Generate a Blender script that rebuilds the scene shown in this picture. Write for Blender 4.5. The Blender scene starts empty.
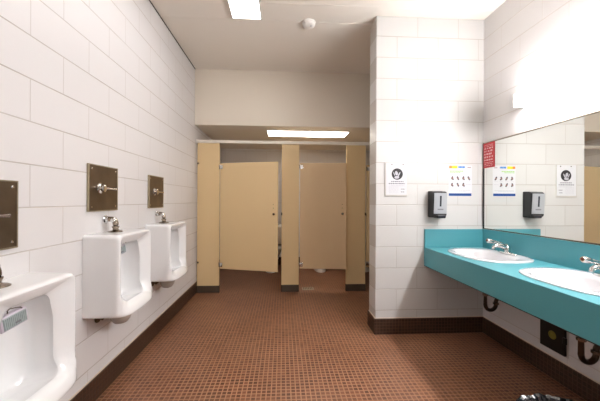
import bpy, bmesh, math, random
from mathutils import Vector, Matrix
random.seed(7)
C = bpy.context.scene.collection
R = math.radians

# ------------------------------------------------------------------ camera
cam_d = bpy.data.cameras.new('camera'); cam = bpy.data.objects.new('camera', cam_d); C.objects.link(cam)
cam_d.sensor_width = 36; cam_d.lens = 284.45 / 600 * 36; cam_d.shift_x = 0.0043; cam_d.clip_start = 0.02
cam.matrix_world = Matrix.Translation((0, 0, 1.283)) @ Matrix.Rotation(R(-3.006), 4, 'Z') @ Matrix.Rotation(R(90), 4, 'X') @ Matrix.Rotation(R(0.25), 4, 'Z')
bpy.context.scene.camera = cam
# ------------------------------------------------------------------ world, light strengths, exposure
w = bpy.data.worlds.new('world'); bpy.context.scene.world = w; w.use_nodes = True
w.node_tree.nodes['Background'].inputs[0].default_value = (1, .93, .85, 1)
w.node_tree.nodes['Background'].inputs[1].default_value = 0.0
VANITY_E, CEIL_E, STALL_E = 64.0, 13.5, 14.0
vs = bpy.context.scene.view_settings
vs.view_transform = 'Standard'; vs.look = 'None'; vs.gamma = 1; vs.use_curve_mapping = False
vs.exposure = 0.0

# ------------------------------------------------------------------ constants of the room
XL, XR, YP, YN, YB, HC = -1.194, 1.972, 2.694, -1.3, 5.70, 3.065
YBEAM, ZB = 3.93, 2.3065
YS = 4.012

# ------------------------------------------------------------------ material helpers
def lin(c):
    return tuple(((v / 255) / 12.92 if v / 255 <= .04045 else ((v / 255 + .055) / 1.055) ** 2.4) for v in c) + (1,)

class NT:
    def __init__(s, name):
        s.m = bpy.data.materials.new(name); s.m.use_nodes = True; s.t = s.m.node_tree
        s.b = s.t.nodes['Principled BSDF']; s.out = s.t.nodes['Material Output']
    def n(s, k, **kw):
        x = s.t.nodes.new(k)
        for a, v in kw.items(): setattr(x, a, v)
        return x
    def l(s, a, b): s.t.links.new(a, b)
    def math(s, op, a, b=None, c=None, clamp=False):
        x = s.n('ShaderNodeMath', operation=op, use_clamp=clamp)
        for i, v in enumerate((a, b, c)):
            if v is None: continue
            if isinstance(v, (int, float)): x.inputs[i].default_value = v
            else: s.l(v, x.inputs[i])
        return x.outputs[0]
    def mix(s, f, a, b, blend='MIX'):
        x = s.n('ShaderNodeMix', data_type='RGBA', blend_type=blend)
        for i, v in ((0, f), (6, a), (7, b)):
            if isinstance(v, (int, float)): x.inputs[i].default_value = v
            elif isinstance(v, tuple): x.inputs[i].default_value = v
            else: s.l(v, x.inputs[i])
        return x.outputs[2]
    def noise(s, scale, detail=3, vec=None, rough=.5):
        x = s.n('ShaderNodeTexNoise'); x.inputs['Scale'].default_value = scale
        x.inputs['Detail'].default_value = detail; x.inputs['Roughness'].default_value = rough
        if vec is None: vec = s.n('ShaderNodeTexCoord').outputs['Object']
        s.l(vec, x.inputs['Vector']); return x.outputs['Fac']
    def ramp(s, fac, lo, hi):
        x = s.n('ShaderNodeMapRange', interpolation_type='SMOOTHSTEP')
        x.inputs['From Min'].default_value = lo; x.inputs['From Max'].default_value = hi
        s.l(fac, x.inputs['Value']); return x.outputs[0]
    def bump(s, h, strength, dist):
        x = s.n('ShaderNodeBump'); x.inputs['Strength'].default_value = strength
        x.inputs['Distance'].default_value = dist; s.l(h, x.inputs['Height']); s.l(x.outputs[0], s.b.inputs['Normal'])

def plain(name, col, rough=.5, metal=0., var=.06, scale=8., bump=0., coat=0., spec=None, emit=None):
    N = NT(name); c = lin(col)
    f = N.noise(scale)
    dark = tuple(v * (1 - var) for v in c[:3]) + (1,); light = tuple(min(1, v * (1 + var)) for v in c[:3]) + (1,)
    N.l(N.mix(f, dark, light), N.b.inputs['Base Color'])
    N.b.inputs['Roughness'].default_value = rough; N.b.inputs['Metallic'].default_value = metal
    if coat: N.b.inputs['Coat Weight'].default_value = coat; N.b.inputs['Coat Roughness'].default_value = .08
    if spec is not None: N.b.inputs['Specular IOR Level'].default_value = spec
    if bump: N.bump(N.noise(scale * 12, 4), bump, .002)
    if emit:
        N.b.inputs['Emission Color'].default_value = lin(emit[0]); N.b.inputs['Emission Strength'].default_value = emit[1]
    return N.m

def coords(N, axis):
    tc = N.n('ShaderNodeTexCoord'); sp = N.n('ShaderNodeSeparateXYZ'); N.l(tc.outputs['Object'], sp.inputs[0])
    return sp.outputs['XYZ'.index(axis)], sp.outputs[2], sp

def block_wall(name, axis, even, col=(220, 217, 216), joint=(160, 144, 128), vjoint=.55, rough=.42):
    """painted concrete block: courses of 8 in, running bond; `even` = a vertical joint position in the even courses"""
    N = NT(name); u, z, sp = coords(N, axis)
    c = .2032
    zz = N.math('DIVIDE', N.math('SUBTRACT', z, .0254 - c * 4), c)
    k = N.math('FLOOR', zz); fz = N.math('SUBTRACT', zz, k)
    dz = N.math('MULTIPLY', N.math('MINIMUM', fz, N.math('SUBTRACT', 1.0, fz)), c)
    odd = N.math('MODULO', k, 2.0)
    uu = N.math('ADD', N.math('DIVIDE', N.math('SUBTRACT', u, even - c * 40), c * 2), N.math('MULTIPLY', odd, .5))
    fu = N.math('FRACT', uu)
    du = N.math('MULTIPLY', N.math('MINIMUM', fu, N.math('SUBTRACT', 1.0, fu)), c * 2)
    hz = N.ramp(dz, .001, .0045); hu = N.ramp(du, .001, .004)
    wob = N.noise(3.0, 3)
    jz = N.math('MULTIPLY', N.math('SUBTRACT', 1.0, hz), N.math('MULTIPLY_ADD', wob, 1.2, .15), clamp=True)
    ju = N.math('MULTIPLY', N.math('SUBTRACT', 1.0, hu), vjoint)
    jj = N.math('MAXIMUM', jz, ju)
    cc = lin(col)
    base = N.mix(N.noise(1.4, 4), tuple(v * .96 for v in cc[:3]) + (1,), cc)
    N.l(N.mix(N.math('MULTIPLY', jj, .8), base, lin(joint)), N.b.inputs['Base Color'])  # joint colour holds grime plus the groove shade that bump alone leaves out
    N.b.inputs['Roughness'].default_value = rough
    hgt = N.math('ADD', N.math('MINIMUM', hz, N.math('MULTIPLY_ADD', hu, .6, .4)), N.math('MULTIPLY', N.noise(120, 2), .12))
    N.bump(hgt, .55, .003)
    return N.m

def mosaic(name, axes, size, tile_a, tile_b, grout, rough=.35, gw=.12, gvar=.75, bump=.5):
    N = NT(name); tc = N.n('ShaderNodeTexCoord'); sp = N.n('ShaderNodeSeparateXYZ'); N.l(tc.outputs['Object'], sp.inputs[0])
    ids, ms = [], []
    for a in axes:
        s = N.math('DIVIDE', N.math('ADD', sp.outputs['XYZ'.index(a)], size * 400 + .004), size)
        k = N.math('FLOOR', s); f = N.math('SUBTRACT', s, k)
        d = N.math('MINIMUM', f, N.math('SUBTRACT', 1.0, f)); ids.append(k); ms.append(N.ramp(d, gw * .45, gw))
    cb = N.n('ShaderNodeCombineXYZ'); N.l(ids[0], cb.inputs[0]); N.l(ids[1], cb.inputs[1])
    wn = N.n('ShaderNodeTexWhiteNoise', noise_dimensions='2D'); N.l(cb.outputs[0], wn.inputs['Vector'])
    m = N.math('MINIMUM', ms[0], ms[1])
    t = N.mix(wn.outputs['Value'], lin(tile_a), lin(tile_b))
    big = N.noise(1.6, 5, rough=.6)
    t = N.mix(N.ramp(big, .35, .7), t, N.mix(.14, t, lin(grout)))
    g = N.mix(N.math('MULTIPLY', N.ramp(N.noise(2.3, 4), .3, .75), gvar), lin(grout), N.mix(.5, lin(grout), lin(tile_a)))
    N.l(N.mix(m, g, t), N.b.inputs['Base Color'])
    N.l(N.math('MULTIPLY_ADD', m, -.25, rough + .25), N.b.inputs['Roughness'])
    N.bump(m, bump, .0015)
    return N.m

M = {}
M['wall_left'] = block_wall('painted_block_left', 'Y', 1.41, vjoint=.4)
M['wall_right'] = block_wall('painted_block_right', 'Y', 2.27, vjoint=.3, joint=(188, 174, 160))
M['wall_far'] = block_wall('painted_block_far', 'X', 1.303, vjoint=.5, joint=(184, 170, 156))
M['wall_screen'] = block_wall('painted_block_screen', 'X', 1.303, vjoint=.5, col=(207, 205, 202), joint=(156, 142, 128))  # same paint as the other walls, colour darkened against the vanity light
M['wall_side'] = block_wall('painted_block_end', 'Y', 2.5, vjoint=0)
M['paint'] = plain('painted_plaster', (230, 220, 204), .6, var=.04, scale=1.2, bump=.15)
M['ceiling'] = plain('painted_ceiling', (238, 231, 221), .55, var=.05, scale=1.0, bump=.15)
M['floor'] = mosaic('floor_mosaic', 'XY', .0328, (86, 46, 25), (116, 69, 43), (166, 124, 96), rough=.33, gw=.15, gvar=.5)
M['base_y'] = mosaic('dark_mosaic_side', 'YZ', .0304, (42, 25, 16), (58, 36, 24), (92, 68, 52), rough=.3, gw=.09)
M['base_x'] = mosaic('dark_mosaic_front', 'XZ', .0304, (42, 25, 16), (58, 36, 24), (92, 68, 52), rough=.3, gw=.09)
M['caulk'] = plain('baseboard_caulk', (214, 196, 176), .6)
M['porcelain'] = plain('white_porcelain', (238, 238, 238), .12, var=.015, scale=3, coat=.5)
M['shadechina'] = plain('shaded_china', (176, 166, 154), .6, var=.12, scale=14)
M['chrome'] = plain('chrome', (215, 214, 212), .12, 1.0, var=.04, scale=30)
M['oldchrome'] = plain('tarnished_chrome', (142, 130, 116), .25, 1.0, var=.25, scale=40)
M['darkpipe'] = plain('tarnished_pipe', (74, 60, 50), .28, 1.0, var=.3, scale=30)
M['plate'] = plain('tarnished_bronze_plate', (108, 93, 76), .36, .85, var=.3, scale=14, bump=.1)
M['plate_edge'] = plain('worn_plate_edge', (156, 144, 122), .4, .8, var=.2, scale=30)
M['drainiron'] = plain('stained_iron', (96, 82, 62), .6, .5, var=.3, scale=40)
M['tan'] = plain('tan_enamel', (220, 193, 146), .38, var=.03, scale=2.0)
M['tan2'] = plain('tan_enamel_aged', (212, 184, 144), .4, var=.03, scale=2.0)
M['shoe'] = plain('brown_rubber_shoe', (72, 60, 48), .5)
M['rail'] = plain('ivory_rail', (226, 219, 206), .4, var=.03)
M['teal'] = plain('teal_laminate', (76, 146, 155), .38, var=.03, scale=4)
M['sink'] = plain('white_enamel', (205, 203, 205), .15, var=.012, scale=3, coat=.4)
M['black'] = plain('black_plastic', (24, 23, 24), .35, var=.1)
M['greyplastic'] = plain('silver_plastic', (176, 178, 182), .35, .2, var=.04)
M['slot'] = plain('smoked_window', (52, 54, 62), .2)
M['paper'] = plain('white_paper', (214, 213, 216), .55, var=.01)
M['acrylic'] = plain('clear_edged_holder', (202, 197, 190), .2, var=.02)
M['ink'] = plain('black_ink', (36, 34, 36), .6)
M['inkgrey'] = plain('grey_ink', (128, 126, 132), .6)
M['handgrey'] = plain('dark_grey_print', (84, 80, 88), .5, var=.02)
M['inklight'] = plain('pale_grey_ink', (190, 188, 194), .6)
M['orange'] = plain('orange_print', (240, 132, 50), .5, var=.02)
M['yellow'] = plain('yellow_print', (244, 206, 30), .5, var=.02)
M['blue'] = plain('blue_print', (50, 128, 200), .5, var=.02)
M['navy'] = plain('dark_blue_print', (20, 66, 134), .5, var=.02)
M['green'] = plain('green_print', (150, 200, 90), .5, var=.02)
M['skin'] = plain('brown_print', (146, 106, 92), .5, var=.02)
M['red'] = plain('red_sign', (178, 28, 40), .4, var=.03)
M['redtext'] = plain('pale_lettering', (236, 208, 208), .5, var=.02)
M['whiteplastic'] = plain('white_plastic', (232, 228, 222), .4, var=.02)
M['fixture'] = plain('white_enamel_metal', (225, 220, 212), .4, var=.02)
M['lilac'] = plain('lilac_plastic', (208, 200, 210), .4, var=.03)
M['tealrib'] = plain('pale_teal_plastic', (160, 172, 172), .45, var=.05)
M['liner'] = plain('black_bin_liner', (16, 16, 20), .16, var=.2, scale=20, spec=.8)
M['binbody'] = plain('grey_bin_plastic', (92, 92, 92), .5)
M['boxblack'] = plain('black_box_enamel', (16, 15, 13), .3, var=.2)
M['badge'] = plain('yellow_green_badge', (132, 126, 48), .5, var=.1)
M['brass'] = plain('dull_drain_metal', (170, 158, 138), .5, .3, var=.2, scale=60)
M['dark'] = plain('dark_gap', (14, 12, 11), .7)
M['reddot'] = plain('red_index_dot', (112, 58, 50), .4)
def emissive(name, col, s):
    return plain(name, (245, 242, 236), .4, var=.01, emit=(col, s))
M['vanity_glow'] = emissive('lit_vanity_lens', (252, 250, 252), VANITY_E)
M['ceil_glow'] = emissive('lit_ceiling_lens', (252, 250, 250), CEIL_E)
M['stall_glow'] = emissive('lit_stall_lens', (255, 246, 234), STALL_E)
def mirror_mat():
    N = NT('silvered_mirror'); N.l(N.mix(N.noise(2), (.90, .92, .89, 1), (.93, .95, .92, 1)), N.b.inputs['Base Color'])
    N.b.inputs['Metallic'].default_value = 1; N.b.inputs['Roughness'].default_value = .004
    return N.m
M['mirror'] = mirror_mat()

# ------------------------------------------------------------------ mesh helpers
def nb(): return bmesh.new()
def box(bm, x0, x1, y0, y1, z0, z1, bevel=0, seg=2, mat=None):
    r = bmesh.ops.create_cube(bm, size=1)
    vs_ = r['verts']
    for v in vs_:
        v.co = Vector(((x0 + x1) / 2 + v.co.x * (x1 - x0), (y0 + y1) / 2 + v.co.y * (y1 - y0), (z0 + z1) / 2 + v.co.z * (z1 - z0)))
        if mat is not None: v.co = mat @ v.co
    if bevel:
        es = list({e for v in vs_ for e in v.link_edges})
        bmesh.ops.bevel(bm, geom=es, offset=bevel, segments=seg, affect='EDGES', profile=.5)
    return bm
def frame_of(d):
    d = d.normalized(); a = Vector((0, 0, 1)) if abs(d.z) < .9 else Vector((1, 0, 0))
    u = d.cross(a).normalized(); return u, u.cross(d).normalized()
def tube(bm, pts, rad, n=14, caps=True):
    """swept round tube, rad a number or one radius per point"""
    pts = [Vector(p) for p in pts]
    rs = rad if isinstance(rad, (list, tuple)) else [rad] * len(pts)
    u = None; rings = []
    for i, p in enumerate(pts):
        d = (pts[min(i + 1, len(pts) - 1)] - pts[max(i - 1, 0)])
        if u is None: u, v = frame_of(d)
        else:
            dn = d.normalized(); u = (u - dn * u.dot(dn)).normalized(); v = dn.cross(u).normalized()
        rings.append([bm.verts.new(p + (u * math.cos(2 * math.pi * k / n) + v * math.sin(2 * math.pi * k / n)) * rs[i]) for k in range(n)])
    for a, b in zip(rings, rings[1:]):
        for k in range(n): bm.faces.new((a[k], a[(k + 1) % n], b[(k + 1) % n], b[k]))
    if caps: bm.faces.new(rings[0][::-1]); bm.faces.new(rings[-1])
    return bm
def lathe(bm, origin, axis, prof, n=28):
    """prof: list of (distance along axis, radius)"""
    o = Vector(origin); a = Vector(axis).normalized()
    return tube_fixed(bm, [o + a * t for t, r in prof], [max(r, .0002) for t, r in prof], a, n)
def tube_fixed(bm, pts, rs, a, n):
    u, v = frame_of(a); rings = []
    for p, r in zip(pts, rs):
        rings.append([bm.verts.new(p + (u * math.cos(2 * math.pi * k / n) + v * math.sin(2 * math.pi * k / n)) * r) for k in range(n)])
    for q, b in zip(rings, rings[1:]):
        for k in range(n): bm.faces.new((q[k], q[(k + 1) % n], b[(k + 1) % n], b[k]))
    bm.faces.new(rings[0][::-1]); bm.faces.new(rings[-1])
    return bm
def loft(bm, loops, cap0=True, cap1=True):
    rings = [[bm.verts.new(p) for p in L] for L in loops]; n = len(rings[0])
    for a, b in zip(rings, rings[1:]):
        for k in range(n): bm.faces.new((a[k], a[(k + 1) % n], b[(k + 1) % n], b[k]))
    if cap0: bm.faces.new(rings[0][::-1])
    if cap1: bm.faces.new(rings[-1])
    return rings
def arc_pts(c, r, a0, a1, plane, n=8):
    c = Vector(c); ux = {'X': Vector((1, 0, 0)), 'Y': Vector((0, 1, 0)), 'Z': Vector((0, 0, 1))}
    p, q = ux[plane[0]], ux[plane[1]]
    return [c + p * r * math.cos(R(a0 + (a1 - a0) * i / n)) + q * r * math.sin(R(a0 + (a1 - a0) * i / n)) for i in range(n + 1)]
def link(name, bm, mat, parent=None, smooth=None, loc=None):
    bmesh.ops.recalc_face_normals(bm, faces=bm.faces)
    me = bpy.data.meshes.new(name); bm.to_mesh(me); bm.free()
    me.materials.append(M[mat] if isinstance(mat, str) else mat)
    if smooth is not None:
        me.polygons.foreach_set('use_smooth', [True] * len(me.polygons))
        try: me.set_sharp_from_angle(angle=R(smooth))
        except Exception: pass
    o = bpy.data.objects.new(name, me); C.objects.link(o)
    if parent is not None: o.parent = parent
    if loc is not None: o.location = loc
    return o
def tag(o, label, cat, group=None):
    o['label'] = label; o['category'] = cat
    if group: o['group'] = group
    return o
def thing(name, label, cat, loc=(0, 0, 0), rz=0, group=None):
    o = bpy.data.objects.new(name, None); o.empty_display_size = .05; C.objects.link(o); o.location = loc; o.rotation_euler = (0, 0, rz)
    return tag(o, label, cat, group)
def struct(name, bm, mat, smooth=None, parent=None):
    o = link(name, bm, mat, parent, smooth)
    if parent is None: o['kind'] = 'structure'
    return o
def dup(root, loc, label, rz=None):
    r = root.copy(); C.objects.link(r); r.location = loc; r['label'] = label
    if rz is not None: r.rotation_euler = (0, 0, rz)
    def rec(src, dst):
        for ch in [c for c in src.children]:
            c = ch.copy(); C.objects.link(c); c.parent = dst; rec(ch, c)
    rec(root, r)
    return r

# ------------------------------------------------------------------ room shell
T = .2
struct('floor', box(nb(), XL - T, XR + T, YN - T, YB + T, -.1, 0), 'floor')
struct('ceiling', box(nb(), XL - T, XR + T, YN - T, YBEAM + .1, HC, HC + .1), 'ceiling')
struct('wall_left', box(nb(), XL - T, XL, YN - T, YB + T, 0, HC), 'wall_left')
struct('wall_right', box(nb(), XR, XR + T, YN - T, YB + T, 0, HC), 'wall_right')
struct('wall_far', box(nb(), XL, XR, YB, YB + T, 0, HC), 'wall_far')
struct('wall_near', box(nb(), XL, XR, YN - T, YN, 0, HC), 'wall_far')
# screen wall between the basins and the stalls
XPE, YPB = .8958, 2.891
struct('wall_screen', box(nb(), XPE, XR, YP, YPB, 0, HC, .004, 1), 'wall_screen')
# bulkhead over the stalls
struct('wall_bulkhead', box(nb(), XL, XR, YBEAM, YB, ZB, HC), 'paint')
bh = .152
def base(name, x0, x1, y0, y1, axis):
    return struct(name, box(nb(), x0, x1, y0, y1, 0, bh, .003, 1), 'base_' + axis)
base('baseboard_left', XL, XL + .012, YN, YB, 'y')
base('baseboard_right', XR - .012, XR, YN, YP, 'y')
base('baseboard_right_stall', XR - .012, XR, YPB, YB, 'y')
base('baseboard_far', XL, XR, YB - .012, YB, 'x')
base('baseboard_near', XL, XR, YN, YN + .012, 'x')
base('baseboard_screen_front', XPE - .012, XR - .012, YP - .012, YP, 'x')
base('baseboard_screen_end', XPE - .012, XPE, YP, YPB + .012, 'y')
base('baseboard_screen_back', XPE, XR, YPB, YPB + .012, 'x')
n = 1
for x0, x1, y0, y1 in ((XL, XL + .006, YN, YB), (XR - .006, XR, YN, YP), (XPE - .006, XR, YP - .006, YP), (XPE - .006, XPE, YP, YPB)):
    struct('trim_%d' % n, box(nb(), x0, x1, y0, y1, bh, bh + .006), 'caulk'); n += 1
# raised ceiling seams
for y in (2.575, 2.83):
    struct('trim_%d' % n, box(nb(), XL, XR, y - .006, y + .006, HC - .003, HC, .001, 1), 'ceiling'); n += 1
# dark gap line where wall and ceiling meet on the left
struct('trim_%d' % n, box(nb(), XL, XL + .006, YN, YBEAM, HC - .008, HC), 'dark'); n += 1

# ------------------------------------------------------------------ ceiling lights
def ceiling_light(name, label, x0, x1, y0, y1, z, glow, fr=.016, th=.02):
    t = thing(name, label, 'ceiling light', ((x0 + x1) / 2, (y0 + y1) / 2, z))
    a, b = (x1 - x0) / 2, (y1 - y0) / 2
    f = nb()
    box(f, -a, a, b - fr, b, -th, 0); box(f, -a, a, -b, -b + fr, -th, 0)
    box(f, -a, -a + fr, -b + fr, b - fr, -th, 0); box(f, a - fr, a, -b + fr, b - fr, -th, 0)
    link('frame', f, 'fixture', t)
    link('diffuser', box(nb(), -a + fr, a - fr, -b + fr, b - fr, -th + .004, -.002), glow, t)
    return t
ceiling_light('ceiling_light', 'bright rectangular ceiling light at the top edge, left of the smoke detector', -.500, -.205, 1.57, 2.80, HC, 'ceil_glow')
ceiling_light('ceiling_light', 'long lit ceiling light under the low ceiling over the toilet stalls', -.235, .985, 4.11, 4.49, ZB, 'stall_glow')

# wall light above the mirror
vt = thing('vanity_light', 'glaring fluorescent wall light mounted above the mirror', 'wall light', (XR, .99, 2.10))
link('housing', box(nb(), -.014, 0, -1.22, 1.22, -.05, .05, .004), 'fixture', vt)
link('lens', box(nb(), -.100, -.014, -1.215, 1.215, -.045, .045, .015, 3), 'vanity_glow', vt, 40)
for s in (-1, 1):
    link('end_cap', box(nb(), -.108, -.001, s * 1.222 - .004, s * 1.222 + .004, -.052, .052, .003), 'fixture', vt)

# smoke detector
sd = thing('smoke_detector', 'round white smoke detector on the ceiling', 'smoke detector', (.255, 2.84, HC))
link('base', lathe(nb(), (0, 0, 0), (0, 0, -1), [(0, .068), (.012, .068), (.016, .062)]), 'whiteplastic', sd, 40)
link('cover', lathe(nb(), (0, 0, -.014), (0, 0, -1), [(0, .060), (.008, .062), (.02, .056), (.03, .040), (.034, .0)]), 'whiteplastic', sd, 40)
link('indicator', lathe(nb(), (.02, -.02, -.043), (0, 0, -1), [(0, .010), (.004, .009), (.006, .0)], 14), 'inklight', sd, 40)

# ------------------------------------------------------------------ urinals
def rr_loop(hw, zb, zt, r, n=14, taper=0.0):
    """rounded rectangle outline in (y,z), 4*(2n) points, starts bottom centre-right, counter-clockwise"""
    pts = []
    cs = [(hw - r, zb + r, -90), (hw - r, zt - r, 0), (-hw + r, zt - r, 90), (-hw + r, zb + r, 180)]
    for i, (cy, cz, a0) in enumerate(cs):
        arc = [(cy + r * math.cos(R(a0 + 90 * k / n)), cz + r * math.sin(R(a0 + 90 * k / n))) for k in range(n + 1)]
        nx = cs[(i + 1) % 4]; a1 = nx[2]
        q = (nx[0] + r * math.cos(R(a1)), nx[1] + r * math.sin(R(a1)))
        p = arc[-1]
        pts += arc + [(p[0] + (q[0] - p[0]) * k / n, p[1] + (q[1] - p[1]) * k / n) for k in range(1, n)]
    return pts
def sm(a, b, x):
    t = max(0, min(1, (x - a) / (b - a))); return t * t * (3 - 2 * t)
def urinal_body():
    rings = [  # hw, zb, zt, r, x, lip, narrowing of the top
        (.2120, .000, .505, .018, .000, 0, 0), (.2125, .000, .505, .022, .05, 0, 0), (.2125, .000, .505, .026, .178, .4, 0),
        (.2118, .001, .504, .028, .192, .75, 0), (.2095, .003, .502, .030, .2030, .95, 0), (.2050, .007, .498, .032, .2105, 1, 0), (.1990, .013, .493, .032, .2135, 1, 0),
        (.1920, .022, .487, .032, .2120, 1, 0), (.1800, .046, .476, .032, .204, .97, .002), (.1560, .062, .460, .034, .190, .88, .008), (.1380, .068, .447, .036, .179, .80, .016), (.1290, .070, .440, .040, .172, .75, .020),
        (.1265, .069, .438, .040, .168, .70, .022), (.1300, .062, .444, .044, .156, .6, .020), (.1290, .056, .444, .046, .125, .4, .020), (.1220, .050, .438, .048, .092, .2, .018),
        (.1120, .048, .424, .055, .068, 0, .015), (.0960, .056, .398, .060, .054, 0, .012), (.0750, .090, .370, .050, .046, 0, .01),
        (.0400, .160, .300, .030, .044, 0, 0)]
    loops = []
    for hw, zb, zt, r, x, lip, tp in rings:
        L = []
        for y, z in rr_loop(hw, zb, zt, r):
            f = sm(.30, .44, z) * tp
            y2 = y * (1 - f / max(hw, .01))
            wy = max(0, 1 - (abs(y) / .200) ** 3) ** .6
            s = sm(.15, .07, z) * wy * lip
            # undercut of the bowl lip below the side panels
            dz = -.006 * wy * sm(.05, .0, z) * (1 if lip > .2 else 0)
            L.append((x + .046 * s, y2, z + dz))
        loops.append(L)
    bm = nb(); loft(bm, loops)
    return bm
WALLG = 'urinals along the left wall'
def make_urinal():
    t = thing('urinal', 'white porcelain urinal in the middle of the row on the left wall', 'urinal', (XL + .001, 1.977, .5625), 0, WALLG)
    o = link('body', urinal_body(), 'porcelain', t, 38)
    b = nb()   # outlet bulge under the bowl, stain and shade greyed into its colour
    n = 28; loops = []
    for k, (z, a, c) in enumerate(((.03, .13, .085), (-.005, .125, .080), (-.025, .12, .074), (-.05, .11, .066), (-.08, .09, .056), (-.10, .06, .040), (-.110, .02, .015))):
        loops.append([(.108 + c * math.cos(2 * math.pi * i / n), a * .68 * math.sin(2 * math.pi * i / n), z) for i in range(n)])
    loft(b, loops); link('outlet_bulge', b, 'shadechina', t, 60)
    b = nb(); tube(b, [(.0, -.07, -.045), (.03, -.07, -.045), (.042, -.07, -.035), (.045, -.07, .01)], [.016, .016, .016, .016]); lathe(b, (0, -.07, -.045), (1, 0, 0), [(0, .03), (.006, .03), (.008, .018)])
    link('drain_pipe', b, 'drainiron', t, 40)
    # flush valve spud
    fv = nb()
    lathe(fv, (.072, 0, .503), (0, 0, 1), [(0, .044), (.005, .044), (.009, .038), (.012, .022), (.018, .017), (.026, .018), (.034, .022), (.040, .022)])
    tube(fv, [(.072, 0, .53), (.072, 0, .55)] + arc_pts((.040, 0, .558), .032, 0, 90, 'XZ', 7) + [(.001, 0, .590)], .0175)
    v = link('flush_valve', fv, 'oldchrome', t, 45)
    nt = nb(); lathe(nt, (.004, 0, .590), (1, 0, 0), [(0, .026), (.004, .026), (.008, .019), (.022, .019), (.026, .015)])
    lathe(nt, (.060, 0, .582), (0.75, 0, .66), [(-.014, .018), (-.008, .021), (.006, .021), (.014, .018), (.019, .010)])
    link('coupling_nut', nt, 'chrome', v, 45)
    return t
u1 = make_urinal()
dup(u1, (XL + .001, 2.755, .5625), 'white porcelain urinal nearest the tan toilet stalls')
u0 = dup(u1, (XL + .001, 1.205, .434), 'white porcelain urinal nearest the camera, mounted lower than the others')
for c in u0.children:
    if c.name.startswith('flush_valve'): c.location.y = -.03

# tarnished access plates with flush handles
def make_plate():
    t = thing('flush_plate', 'square tarnished metal flush plate above the middle urinal', 'flush plate', (XL + .001, 1.952, 1.357), 0, 'flush plates above the urinals')
    pl = link('plate', box(nb(), 0, .012, -.1525, .1525, -.1475, .1475, .002), 'plate', t)
    e = nb()
    for a in ((-.1535, .1535, .142, .1485), (-.1535, .1535, -.1485, -.142), (-.1535, -.147, -.142, .142), (.147, .1535, -.142, .142)):
        box(e, 0, .0145, a[0], a[1], a[2], a[3], .001, 1)
    link('border', e, 'plate_edge', t)
    for y in (-.125, .125):
        for z in (-.12, .12):
            s = nb(); lathe(s, (.011, y, z), (1, 0, 0), [(0, .0065), (.003, .006), (.0045, .0)], 12); link('screw', s, 'chrome', t, 40)
    h = nb()
    lathe(h, (.011, -.045, 0), (1, 0, 0), [(0, .034), (.004, .034), (.008, .027), (.016, .022), (.020, .025), (.030, .025), (.034, .017)])
    hb = link('valve_hub', h, 'chrome', t, 40)
    h = nb(); tube(h, [(.020, -.115, .004), (.026, -.09, .003), (.030, -.045, 0), (.036, .0, .0), (.040, .05, -.002), (.040, .082, -.002)], [.006, .008, .013, .007, .0055, .008])
    link('lever', h, 'chrome', t, 40)
    return t
p1 = make_plate()
dup(p1, (XL + .001, 2.737, 1.357), 'square tarnished metal flush plate above the urinal nearest the stalls')
dup(p1, (XL + .001, 1.182, 1.2165), 'square tarnished metal flush plate cut by the left edge of the photo')

# deodoriser blocks clipped inside the bowls
def make_deo():
    t = thing('urinal_deodoriser', 'lilac and pale teal ribbed deodoriser clipped inside the nearest urinal', 'deodoriser', (-1.040, 1.155, .818), R(-8), 'urinal deodorisers')
    link('case', box(nb(), -.018, .012, -.050, .050, -.030, .030, .007, 3), 'lilac', t, 50)
    b = nb(); box(b, .011, .0145, -.042, .042, -.024, .024, .002, 2)
    for i in range(13): box(b, .0135, .0165, -.040 + i * .0064, -.0375 + i * .0064, -.021, .021)
    link('ribbed_face', b, 'tealrib', t)
    b = nb(); box(b, .0155, .0178, -.004, .016, -.014, -.006, .001, 1); link('badge', b, 'inkgrey', t)
    b = nb(); tube(b, [(-.004, -.01, .028), (-.002, -.01, .042), (.012, -.010, .052), (.055, -.01, .060), (.062, -.01, .057)], .0022, 8); link('wire_clip', b, 'oldchrome', t, 40)
    t.rotation_euler = (R(9), 0, R(-8))
    return t
d1 = make_deo()
dup(d1, (-1.068, 1.925, .950), 'small pale deodoriser clipped inside the middle urinal')

# ------------------------------------------------------------------ toilet stalls
SH = 2.072
t = thing('stall_headrail', 'ivory rail running along the top of the stall fronts', 'rail', (0, 0, 0))
link('rail', box(nb(), XL + .001, XR - .001, YS - .022, YS + .022, SH + .002, SH + .044, .004), 'rail', t)
for x in (XL + .012, XR - .012):
    link('bracket', box(nb(), x - .01, x + .01, YS - .027, YS + .027, SH - .004, SH + .048, .003), 'fixture', t)
def pilaster(label, x0, x1):
    t = thing('stall_pilaster', label, 'stall post', ((x0 + x1) / 2, YS, 0), 0, 'stall pilasters'); a = (x1 - x0) / 2
    link('panel', box(nb(), -a, a, -.015, .015, .004, SH, .002), 'tan', t)
    link('floor_shoe', box(nb(), -a - .003, a + .003, -.019, .019, 0, .098, .003), 'shoe', t)
    return t
pa = pilaster('tan stall post against the left wall', -1.176, -.875)
for z in (1.79, .42):
    b = nb(); box(b, -.152, -.125, -.024, -.0155, z - .012, z + .012, .003); lathe(b, (-.136, -.024, z), (0, -1, 0), [(0, .007), (.004, .006), (.006, .0)], 12)
    link('wall_bracket', b, 'oldchrome', pa, 40)
pb = pilaster('tan stall post between the two visible stall doors', -.012, .232)
pc = pilaster('tan stall post beside the white block screen wall', .905, 1.182)
pd = pilaster('tan stall post at the right wall behind the screen wall', 1.80, 1.962)
for q, x in ((pb, -.119), (pc, .135)):
    b = nb(); box(b, x - .009 , x + .006, -.036, -.0155, 1.075, 1.115, .003); lathe(b, (x, -.036, 1.095), (0, -1, 0), [(0, .011), (.010, .010), (.013, .0)], 12)
    link('door_keeper', b, 'black' if q is pb else 'oldchrome', q, 40)
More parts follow.
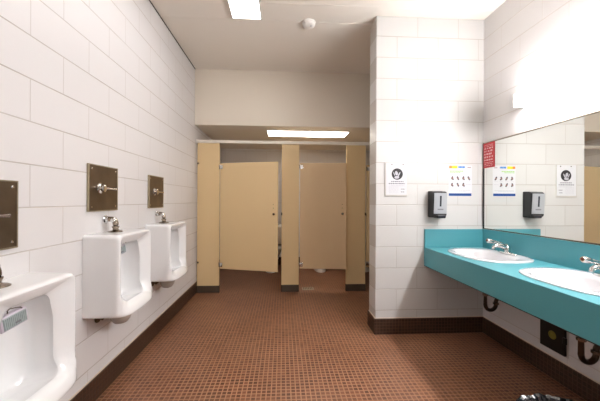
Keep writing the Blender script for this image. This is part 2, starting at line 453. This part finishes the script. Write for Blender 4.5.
def stall_door(label, xh, wdt, ang, mat, zb=.335, zt=1.795):
    t = thing('stall_door', label, 'stall door', (xh, YS - .004, 0), R(-ang), 'toilet stall doors')
    link('panel', box(nb(), .012, wdt, -.0125, .0125, zb, zt, .002), mat, t)
    for z in (zb + .055, zt - .055):
        b = nb()
        box(b, .006, .052, -.018, -.012, z - .028, z + .028, .003); tube(b, [(.004, -.018, z - .03), (.004, -.018, z + .03)], .008)
        for dx, dz in ((.035, .014), (.035, -.014)): lathe(b, (dx, -.018, z + dz), (0, -1, 0), [(0, .006), (.003, .005), (.005, .0)], 10)
        link('hinge', b, 'chrome', t, 40)
    b = nb(); lathe(b, (wdt - .055, -.0125, 1.10), (0, -1, 0), [(0, .017), (.006, .016), (.009, .010), (.010, .0)], 18); lathe(b, (wdt - .055, .0125, 1.10), (0, 1, 0), [(0, .017), (.01, .012), (.02, .010), (.022, 0)], 18)
    link('latch_knob', b, 'oldchrome', t, 40)
    b = nb()
    for dz in (.08, .13): lathe(b, (wdt - .06, -.0122, 1.10 + dz), (0, -1, 0), [(0, .005), (.0012, .005)], 10)
    link('screw_holes', b, 'shoe', t)
    return t
stall_door('tan stall door on the left, standing ajar beside the left post', -.872, .845, 16, 'tan')
stall_door('tan stall door in the middle, nearly closed', .236, .662, 5.5, 'tan2', .325, 1.81)
stall_door('tan stall door half hidden behind the block screen wall', 1.186, .60, -7, 'tan')
def partition(label, x):
    t = thing('stall_partition', label, 'partition', (x, 0, 0), 0, 'partitions between the toilet stalls')
    link('panel', box(nb(), -.0125, .0125, YS + .02, YB - .004, .30, 1.81, .002), 'tan2', t)
    for z in (.5, 1.6):
        link('bracket', box(nb(), -.03, .03, YS + .0155, YS + .04, z - .02, z + .02, .003), 'oldchrome', t)
partition('tan partition behind the post between the two visible stall doors', .11)
partition('tan partition behind the post beside the screen wall', 1.045)

def make_toilet():
    t = thing('toilet', 'white toilet in the left stall, its foot showing under the door', 'toilet', (-.20, YB, 0), 0, 'toilets in the stalls')
    n = 32
    def ov(cy, a, b, z): return [(a * math.cos(2 * math.pi * i / n), cy + b * math.sin(2 * math.pi * i / n), z) for i in range(n)]
    b = nb(); loft(b, [ov(-.40, .115, .27, 0), ov(-.40, .115, .27, .03), ov(-.38, .10, .235, .08), ov(-.37, .105, .22, .18), ov(-.41, .145, .25, .27), ov(-.45, .178, .275, .35), ov(-.45, .186, .285, .385), ov(-.45, .182, .28, .392),
                       ov(-.47, .125, .20, .39), ov(-.47, .11, .18, .35), ov(-.45, .06, .09, .24)])
    box(b, -.13, .13, -.24, -.012, .14, .385, .03, 3)
    link('bowl', b, 'porcelain', t, 50)
    s = nb(); loft(s, [ov(-.46, .186, .275, .394), ov(-.46, .190, .28, .404), ov(-.46, .180, .27, .414), ov(-.48, .115, .185, .412), ov(-.48, .110, .18, .394)], False, False)
    link('seat', s, 'whiteplastic', t, 50)
    f = nb(); lathe(f, (0, -.13, .385), (0, 0, 1), [(0, .035), (.01, .02), (.25, .018), (.26, .03), (.31, .036), (.36, .036), (.40, .03), (.42, .01)])
    tube(f, [(0, -.13, .70), (.12, -.13, .70), (.12, -.13, .70), (.12, -.002, .70)], .014); tube(f, [(0, -.13, .72), (0, -.22, .715)], .008)
    link('flush_valve', f, 'chrome', t, 40)
    return t
tl = make_toilet()
dup(tl, (.70, YB, 0), 'white toilet in the middle stall, its foot showing under the door')
dup(tl, (1.50, YB, 0), 'white toilet in the stall hidden behind the screen wall')
pdn = thing('toilet_paper_dispenser', 'pale toilet paper holder seen through the gap beside the left door', 'dispenser', (.0975, 4.85, .72))
b = nb(); box(b, -.21, 0, -.12, .12, -.17, .15, .03, 3); link('cover', b, 'whiteplastic', pdn, 40)
link('lower_slot', box(nb(), -.20, -.01, -.10, .10, -.19, -.168, .004), 'black', pdn)

# floor drain
fd = thing('floor_drain', 'small pale square floor drain under the middle stall door', 'drain', (.375, 4.13, 0))
link('rim', box(nb(), -.085, .085, -.06, .06, 0, .004, .0015, 1), 'brass', fd)
g = nb()
for i in range(6): box(g, -.066 + i * .024, -.058 + i * .024, -.045, .045, .0035, .0052)
link('grate_slots', g, 'drainiron', fd)

# ------------------------------------------------------------------ basin counter
YC0, YC1, XF, ZC, ZA = .30, YP - .001, 1.376, .835, .660
cn = thing('basin_counter', 'teal laminate counter with deep front apron and splashbacks', 'counter', (0, 0, 0))
SK = [(1.695, 2.275), (1.695, 1.495)]
def super_pt(cx, cy, a, b, th, e=2.7):
    c, s = math.cos(th), math.sin(th)
    return (cx + a * math.copysign(abs(c) ** (2 / e), c), cy + b * math.copysign(abs(s) ** (2 / e), s))
def counter_top():
    bm = nb(); n = 64; edges = [YC1, 1.885, 1.105, YC0]
    zt, zb = ZC, ZC - .03
    for (cx, cy), ya, yb in ((SK[0], edges[1], edges[0]), (SK[1], edges[2], edges[1])):
        hole, outer = [], []
        x0, x1 = XF, XR - .001
        for i in range(n):
            th = 2 * math.pi * i / n
            hx, hy = super_pt(cx, cy, .228, .280, th)
            # ray to rectangle
            dx, dy = hx - cx, hy - cy
            ts = []
            if dx > 1e-6: ts.append((x1 - cx) / dx)
            if dx < -1e-6: ts.append((x0 - cx) / dx)
            if dy > 1e-6: ts.append((yb - cy) / dy)
            if dy < -1e-6: ts.append((ya - cy) / dy)
            k = min(ts); hole.append((hx, hy)); outer.append([cx + dx * k, cy + dy * k])
        for q in ((x0, ya), (x0, yb), (x1, ya), (x1, yb)):
            j = min(range(n), key=lambda i: (outer[i][0] - q[0]) ** 2 + (outer[i][1] - q[1]) ** 2); outer[j] = list(q)
        for z in (zt, zb):
            H = [bm.verts.new((p[0], p[1], z)) for p in hole]; O = [bm.verts.new((p[0], p[1], z)) for p in outer]
            for i in range(n): bm.faces.new((H[i], H[(i + 1) % n], O[(i + 1) % n], O[i]))
            if z == zt: HT = H
            else:
                for i in range(n): bm.faces.new((H[i], H[(i + 1) % n], HT[(i + 1) % n], HT[i]))
    box(bm, XF, XR - .001, edges[3], edges[2], zb, zt)
    return bm
link('worktop', counter_top(), 'teal', cn)
link('apron', box(nb(), XF - .002, XF + .02, YC0, YC1, ZA, ZC + .001, .0015, 1), 'teal', cn)
link('apron_underside', box(nb(), XF + .0, XF + .022, YC0, YC1, ZA - .006, ZA), 'black', cn)
link('backsplash', box(nb(), XR - .022, XR - .001, YC0, YC1 - .02, ZC, 1.012, .0015, 1), 'teal', cn)
link('end_splash', box(nb(), XF - .002, XR - .001, YC1 - .021, YC1 - .0005, ZC - .002, 1.012, .0015, 1), 'teal', cn)

def make_sink():
    t = thing('sink', 'white oval sink set in the teal counter next to the screen wall', 'sink', (SK[0][0], SK[0][1], ZC), 0, 'sinks in the teal counter')
    n = 64
    def lp(cx, a, b, z, e=2.6): return [super_pt(cx, 0, a, b, 2 * math.pi * i / n, e) + (z,) for i in range(n)]
    bm = nb()
    loft(bm, [lp(0, .224, .276, -.04), lp(0, .225, .277, -.001), lp(0, .250, .312, .0005), lp(0, .250, .312, .006), lp(0, .244, .305, .011), lp(-.002, .228, .282, .012), lp(-.022, .190, .256, .009), lp(-.030, .168, .238, .002), lp(-.032, .160, .230, -.012), lp(-.034, .145, .205, -.07, 2.4),
              lp(-.036, .11, .15, -.115, 2.2), lp(-.038, .05, .06, -.135, 2), lp(-.038, .022, .022, -.140, 2)], False, True)
    # outside of the bowl
    link('basin', bm, 'sink', t, 50)
    d = nb(); lathe(d, (-.038, 0, -.142), (0, 0, 1), [(0, .026), (.004, .026), (.006, .018), (.003, .0)], 20); link('drain', d, 'chrome', t, 40)
    return t
s1 = make_sink()
dup(s1, (SK[1][0], SK[1][1], ZC), 'white oval sink cut by the right edge of the photo')

def make_faucet():
    t = thing('faucet', 'chrome lever faucet on the sink next to the screen wall', 'faucet', (1.880, SK[0][1] + .012, ZC + .0115), 0, 'chrome faucets behind the sinks')
    b = nb(); loft(b, [[(a * math.cos(2 * math.pi * i / 28), c * math.sin(2 * math.pi * i / 28), z) for i in range(28)] for a, c, z in ((.030, .098, 0), (.031, .099, .006), (.027, .094, .012), (.020, .06, .015))])
    link('base_plate', b, 'chrome', t, 40)
    b = nb(); lathe(b, (0, 0, .008), (0, 0, 1), [(0, .027), (.02, .025), (.040, .024), (.052, .020), (.060, .012), (.062, 0)])
    tube(b, [(.0, 0, .025), (-.025, 0, .052), (-.06, 0, .068), (-.095, 0, .066), (-.118, 0, .054), (-.124, 0, .038)], [.023, .021, .017, .014, .0125, .0115])
    link('spout', b, 'chrome', t, 45)
    b = nb(); tube(b, [(-.005, 0, .072), (-.04, .0, .082), (-.09, .0, .093), (-.13, .0, .101)], [.014, .012, .011, .014]); lathe(b, (-.125, 0, .1), (-.97, 0, .2), [(0, .013), (.006, .017), (.046, .018), (.052, .014)])
    h = link('lever', b, 'chrome', t, 45)
    b = nb(); lathe(b, (-.1758, 0, .1105), (-.97, 0, .2), [(0, .0095), (.0015, .0095), (.002, .0)], 16); link('index_dot', b, 'reddot', h)
    return t
f1 = make_faucet()
dup(f1, (1.880, SK[1][1] + .035, ZC + .0115), 'chrome lever faucet at the right edge of the photo')

def make_trap():
    t = thing('drain_trap', 'tarnished metal trap under the sink next to the screen wall', 'pipe', (1.685, SK[0][1], 0), 0, 'drain traps under the counter')
    b = nb(); tube(b, [(0, 0, .692), (0, 0, .42)] + arc_pts((.045, 0, .425), .045, 180, 360, 'XZ', 12) + [(.09, 0, .44)] + arc_pts((.125, 0, .445), .035, 180, 90, 'XZ', 6) + [(.285, 0, .480)], .0150)
    link('pipe', b, 'darkpipe', t, 45)
    for z in (.50,):
        k = nb(); lathe(k, (0, 0, z), (0, 0, 1), [(0, .016), (.002, .022), (.018, .022), (.021, .016)], 8); link('slip_nut', k, 'oldchrome', t, 30)
    k = nb(); lathe(k, (.09, 0, .425), (0, 0, 1), [(0, .016), (.002, .0225), (.018, .0225), (.021, .016)], 8); link('slip_nut', k, 'oldchrome', t, 30)
    k = nb(); lathe(k, (.2855, 0, .48), (-1, 0, 0), [(0, .036), (.004, .034), (.008, .02)]); link('wall_flange', k, 'oldchrome', t, 40)
    return t
tr = make_trap()
dup(tr, (1.680, SK[1][1] + .018, 0), 'tarnished metal trap under the sink at the right edge')

# black box on the wall under the counter
wb = thing('outlet_box', 'black square box with a round yellow-green emblem on the wall under the counter', 'wall box', (XR, 1.960, .308))
link('recess_frame', box(nb(), -.006, -.0005, -.105, .105, -.108, .118, .002), 'acrylic', wb)
link('panel', box(nb(), -.022, -.005, -.095, .095, -.098, .108, .004), 'boxblack', wb)
b = nb(); lathe(b, (-.022, -.005, .012), (-1, 0, 0), [(0, .030), (.0025, .029), (.003, .022), (.0002, .020), (.0002, .010), (.003, .0095), (.003, .0)], 28); link('emblem', b, 'badge', wb, 30)
b = nb(); box(b, -.034, -.018, -.112, -.088, -.01, .035, .004); link('hasp', b, 'boxblack', wb)

# ------------------------------------------------------------------ mirror
mr = thing('wall_mirror', 'long frameless wall mirror above the teal splashback', 'mirror', (XR, 0, 0))
link('glass', box(nb(), -.014, -.002, YC0, 2.668, 1.024, 1.838), 'mirror', mr)
f = nb(); box(f, -.018, -.0005, 2.668, 2.678, 1.016, 1.85)
link('side_channel', f, 'dark', mr)
f = nb(); box(f, -.018, -.0005, YC0, 2.668, 1.0145, 1.024, .002, 1); link('bottom_channel', f, 'oldchrome', mr)
f = nb(); box(f, -.017, -.0005, YC0, 2.668, 1.838, 1.848, .002, 1); link('top_channel', f, 'oldchrome', mr)

# red notice on the mirror corner
rs = thing('red_notice', 'small red notice with white lettering stuck on the top corner of the mirror', 'sign', (XR - .0165, 2.602, 1.722))
link('card', box(nb(), -.002, 0, -.070, .070, -.118, .118), 'red', rs)
tx = nb()
rnd = random.Random(3)
rows = [(.098, .006), (.085, .006), (.066, .013), (.040, .016), (.012, .016), (-.016, .016), (-.044, .014), (-.068, .006), (-.082, .006), (-.098, .006)]
for z, h in rows:
    y = .056
    while y > -.050:
        l = rnd.uniform(.012, .03)
        y2 = max(y - l, -.056)
        if h > .01:
            yy = y
            while yy - .007 > y2: box(tx, -.0026, -.002, yy - .0045, yy, z - h / 2, z + h / 2); yy -= .0085
        else: box(tx, -.0026, -.002, y2, y, z - h / 4, z + h / 4)
        y = y2 - .006
link('lettering', tx, 'redtext', rs)

# ------------------------------------------------------------------ soap dispenser
so = thing('soap_dispenser', 'black and silver soap dispenser on the block screen wall', 'soap dispenser', (1.477, YP, 1.250)); so.scale = (.96, 1, .97)
link('backplate', box(nb(), -.072, .072, -.03, 0, -.128, .135, .008, 2), 'black', so, 40)
b = nb()
prof = [(-.0, -.118), (-.085, -.118), (-.095, -.10), (-.105, .08), (-.098, .118), (-.08, .13), (-.0, .132)]
loft(b, [[(x, y, z) for y, z in prof] for x in (-.070, .070)])
bmesh.ops.bevel(b, geom=[e for e in b.edges], offset=.004, segments=2, affect='EDGES')
link('body', b, 'black', so, 40)
def slant(x0, x1, z0, z1, off, th):
    # plate lying on the slanted front of the body
    def yf(z): return -.095 - (z + .10) / .18 * .010
    q = nb(); loft(q, [[(x0, yf(z0) - off, z0), (x1, yf(z0) - off, z0), (x1, yf(z1) - off, z1), (x0, yf(z1) - off, z1)], [(x0, yf(z0) - off - th, z0), (x1, yf(z0) - off - th, z0), (x1, yf(z1) - off - th, z1), (x0, yf(z1) - off - th, z1)]])
    return q
link('front_cover', slant(-.062, .064, -.088, .112, .0, .006), 'greyplastic', so)
link('level_window', slant(-.008, .008, -.018, .085, .006, .002), 'slot', so)
link('brand_mark', slant(-.028, .030, -.052, -.040, .006, .001), 'inkgrey', so)
b = nb(); box(b, -.035, .055, -.112, -.03, -.132, -.098, .010, 3); link('push_bar', b, 'black', so, 40)
link('nozzle_cover', slant(-.022, .045, -.124, -.106, .020, .003), 'slot', so)

# ------------------------------------------------------------------ notice with a portrait roundel
nt = thing('framed_notice', 'white notice with a round black portrait emblem in a clear wall holder', 'sign', (1.094, YP, 1.492))
link('holder', box(nb(), -.112, .108, -.0085, 0, -.165, .160, .002, 1), 'acrylic', nt)
link('sheet', box(nb(), -.100, .103, -.0095, -.008, -.150, .155), 'paper', nt)
for x in (-.045, .065):
    s = nb(); lathe(s, (x, -.008, .142), (0, -1, 0), [(0, .006), (.004, .005), (.005, 0)], 12); link('screw', s, 'oldchrome', nt, 30)
b = nb(); lathe(b, (.008, -.0094, .050), (0, -1, 0), [(0, .055), (.0009, .055)], 40); rd = link('roundel', b, 'ink', nt)
b = nb()   # pale head-and-shoulders shape inside the roundel
def blob(bm, cx, cz, a, c, y, rot=0, n=20, th=.0006):
    L = []
    for yy in (y, y - th):
        L.append([(cx + a * math.cos(q) * math.cos(rot) - c * math.sin(q) * math.sin(rot), yy, cz + a * math.cos(q) * math.sin(rot) + c * math.sin(q) * math.cos(rot)) for q in [2 * math.pi * i / n for i in range(n)]])
    loft(bm, L)
blob(b, .000, .058, .014, .021, -.0104, .3); blob(b, .004, .018, .024, .014, -.0104, .1); blob(b, .024, .045, .006, .028, -.0104, -.5); blob(b, -.022, .05, .004, .022, -.0104, .4)
link('portrait', b, 'inklight', rd)
b = nb()
def words(bm, x0, x1, z, h, y, r, lo=.012, hi=.03, gap=.005):
    x = x0
    while x < x1 - .004:
        x2 = min(x + r.uniform(lo, hi), x1); box(bm, x, x2, y - .0006, y, z - h / 2, z + h / 2); x = x2 + gap
r2 = random.Random(11)
words(b, -.052, .070, -.022, .009, -.0095, r2, .008, .02, .004); words(b, -.075, .085, -.042, .010, -.0095, r2, .008, .02, .004)
link('title_lines', b, 'inkgrey', nt)
b = nb()
for i in range(8): words(b, -.075, .020, -.066 - i * .0095, .0028, -.0095, r2)
for i in range(3): words(b, -.05, .085, -.058 - i * .004, .002, -.0095, r2)
link('body_text', b, 'inklight', nt)
for zz in (-.095, -.122):
    b = nb(); words(b, .045, .084, zz, .007, -.0095, r2, .01, .02, .003); link('side_text', b, 'inkgrey', nt)

# ------------------------------------------------------------------ hand washing poster
ps = thing('handwashing_poster', 'white hand washing poster with coloured header and blue footer', 'poster', (1.735, YP, 1.485))
link('sheet', box(nb(), -.117, .117, -.0015, 0, -.152, .147), 'paper', ps)
def dec(name, mat, x0, x1, z0, z1, par=ps): return link(name, box(nb(), x0, x1, -.0021, -.0015, z0, z1), mat, par)
dec('header_orange', 'orange', -.113, -.086, .118, .143)
b = nb(); box(b, -.086, -.03, -.0021, -.0015, .118, .143); link('header_yellow', b, 'yellow', ps)
b = nb(); words(b, -.02, .045, .131, .018, -.0015, r2, .010, .016, .002); link('header_blue', b, 'blue', ps)
b = nb(); words(b, .072, .105, .128, .008, -.0015, r2, .008, .014, .003); link('header_logo', b, 'skin', ps)
b = nb(); words(b, -.105, .03, .092, .008, -.0015, r2, .01, .02, .003); words(b, -.105, .0, .080, .006, -.0015, r2, .01, .02, .003); link('green_lines', b, 'green', ps)
b = nb(); box(b, -.116, .112, -.0022, -.0015, -.150, -.125); link('footer', b, 'navy', ps)
for k, (x, z) in enumerate([(-.082, .022), (-.027, .022), (.029, .022), (.083, .022), (-.085, -.042), (-.027, -.042), (.029, -.042)]):
    b = nb(); blob(b, x, z + .004, .009, .017, -.0015, .4 if k % 2 else -.3); blob(b, x + .007, z - .009, .008, .010, -.0015, .8)
    ic = link('hand_picture', b, 'handgrey', ps)
    b = nb(); blob(b, x + .002, z, .006, .011, -.0022, -.6); link('hands', b, 'skin', ic)
    b = nb(); words(b, x - .018, x + .02, z - .027, .003, -.0015, r2, .008, .014, .003); link('caption', b, 'inklight', ps)
for xa, xb, zz in ((.058, .105, -.038), (-.1, .1, -.095), (-.1, .06, -.104)):
    b = nb(); words(b, xa, xb, zz, .004, -.0015, r2); link('small_print', b, 'inklight', ps)

# ------------------------------------------------------------------ bin with black liner at the bottom edge
bn = thing('trash_bin', 'waste bin with a crumpled shiny black liner at the bottom edge of the photo', 'trash bin', (1.155, 1.06, 0)); bn.scale = (1.1, 1.1, .925)
b = nb(); lathe(b, (0, 0, 0), (0, 0, 1), [(0, .13), (.01, .135), (.40, .158), (.41, .163), (.415, .158)], 40); link('bin_body', b, 'binbody', bn, 40)
r3 = random.Random(5)
b = nb(); n = 96; loops = []
fold = [r3.uniform(-1, 1) for _ in range(n)]; fold2 = [r3.uniform(-1, 1) for _ in range(n)]
for rr, z, am, az in ((.168, .30, .006, .012), (.170, .36, .006, .002), (.172, .405, .006, .003), (.172, .425, .007, .008), (.164, .437, .008, .009), (.152, .432, .008, .009), (.142, .405, .008, .006), (.132, .34, .008, .01), (.122, .2, .006, .01), (.07, .12, .004, .01)):
    L = []
    for i in range(n):
        a = 2 * math.pi * i / n
        q = rr + .6 * am * fold[i] * (1 if z > .3 else .6); L.append((q * math.cos(a), q * math.sin(a), z + .6 * az * fold2[(i + int(z * 40)) % n]))
    loops.append(L)
loft(b, loops, False, True); link('bin_liner', b, 'liner', bn, 25)
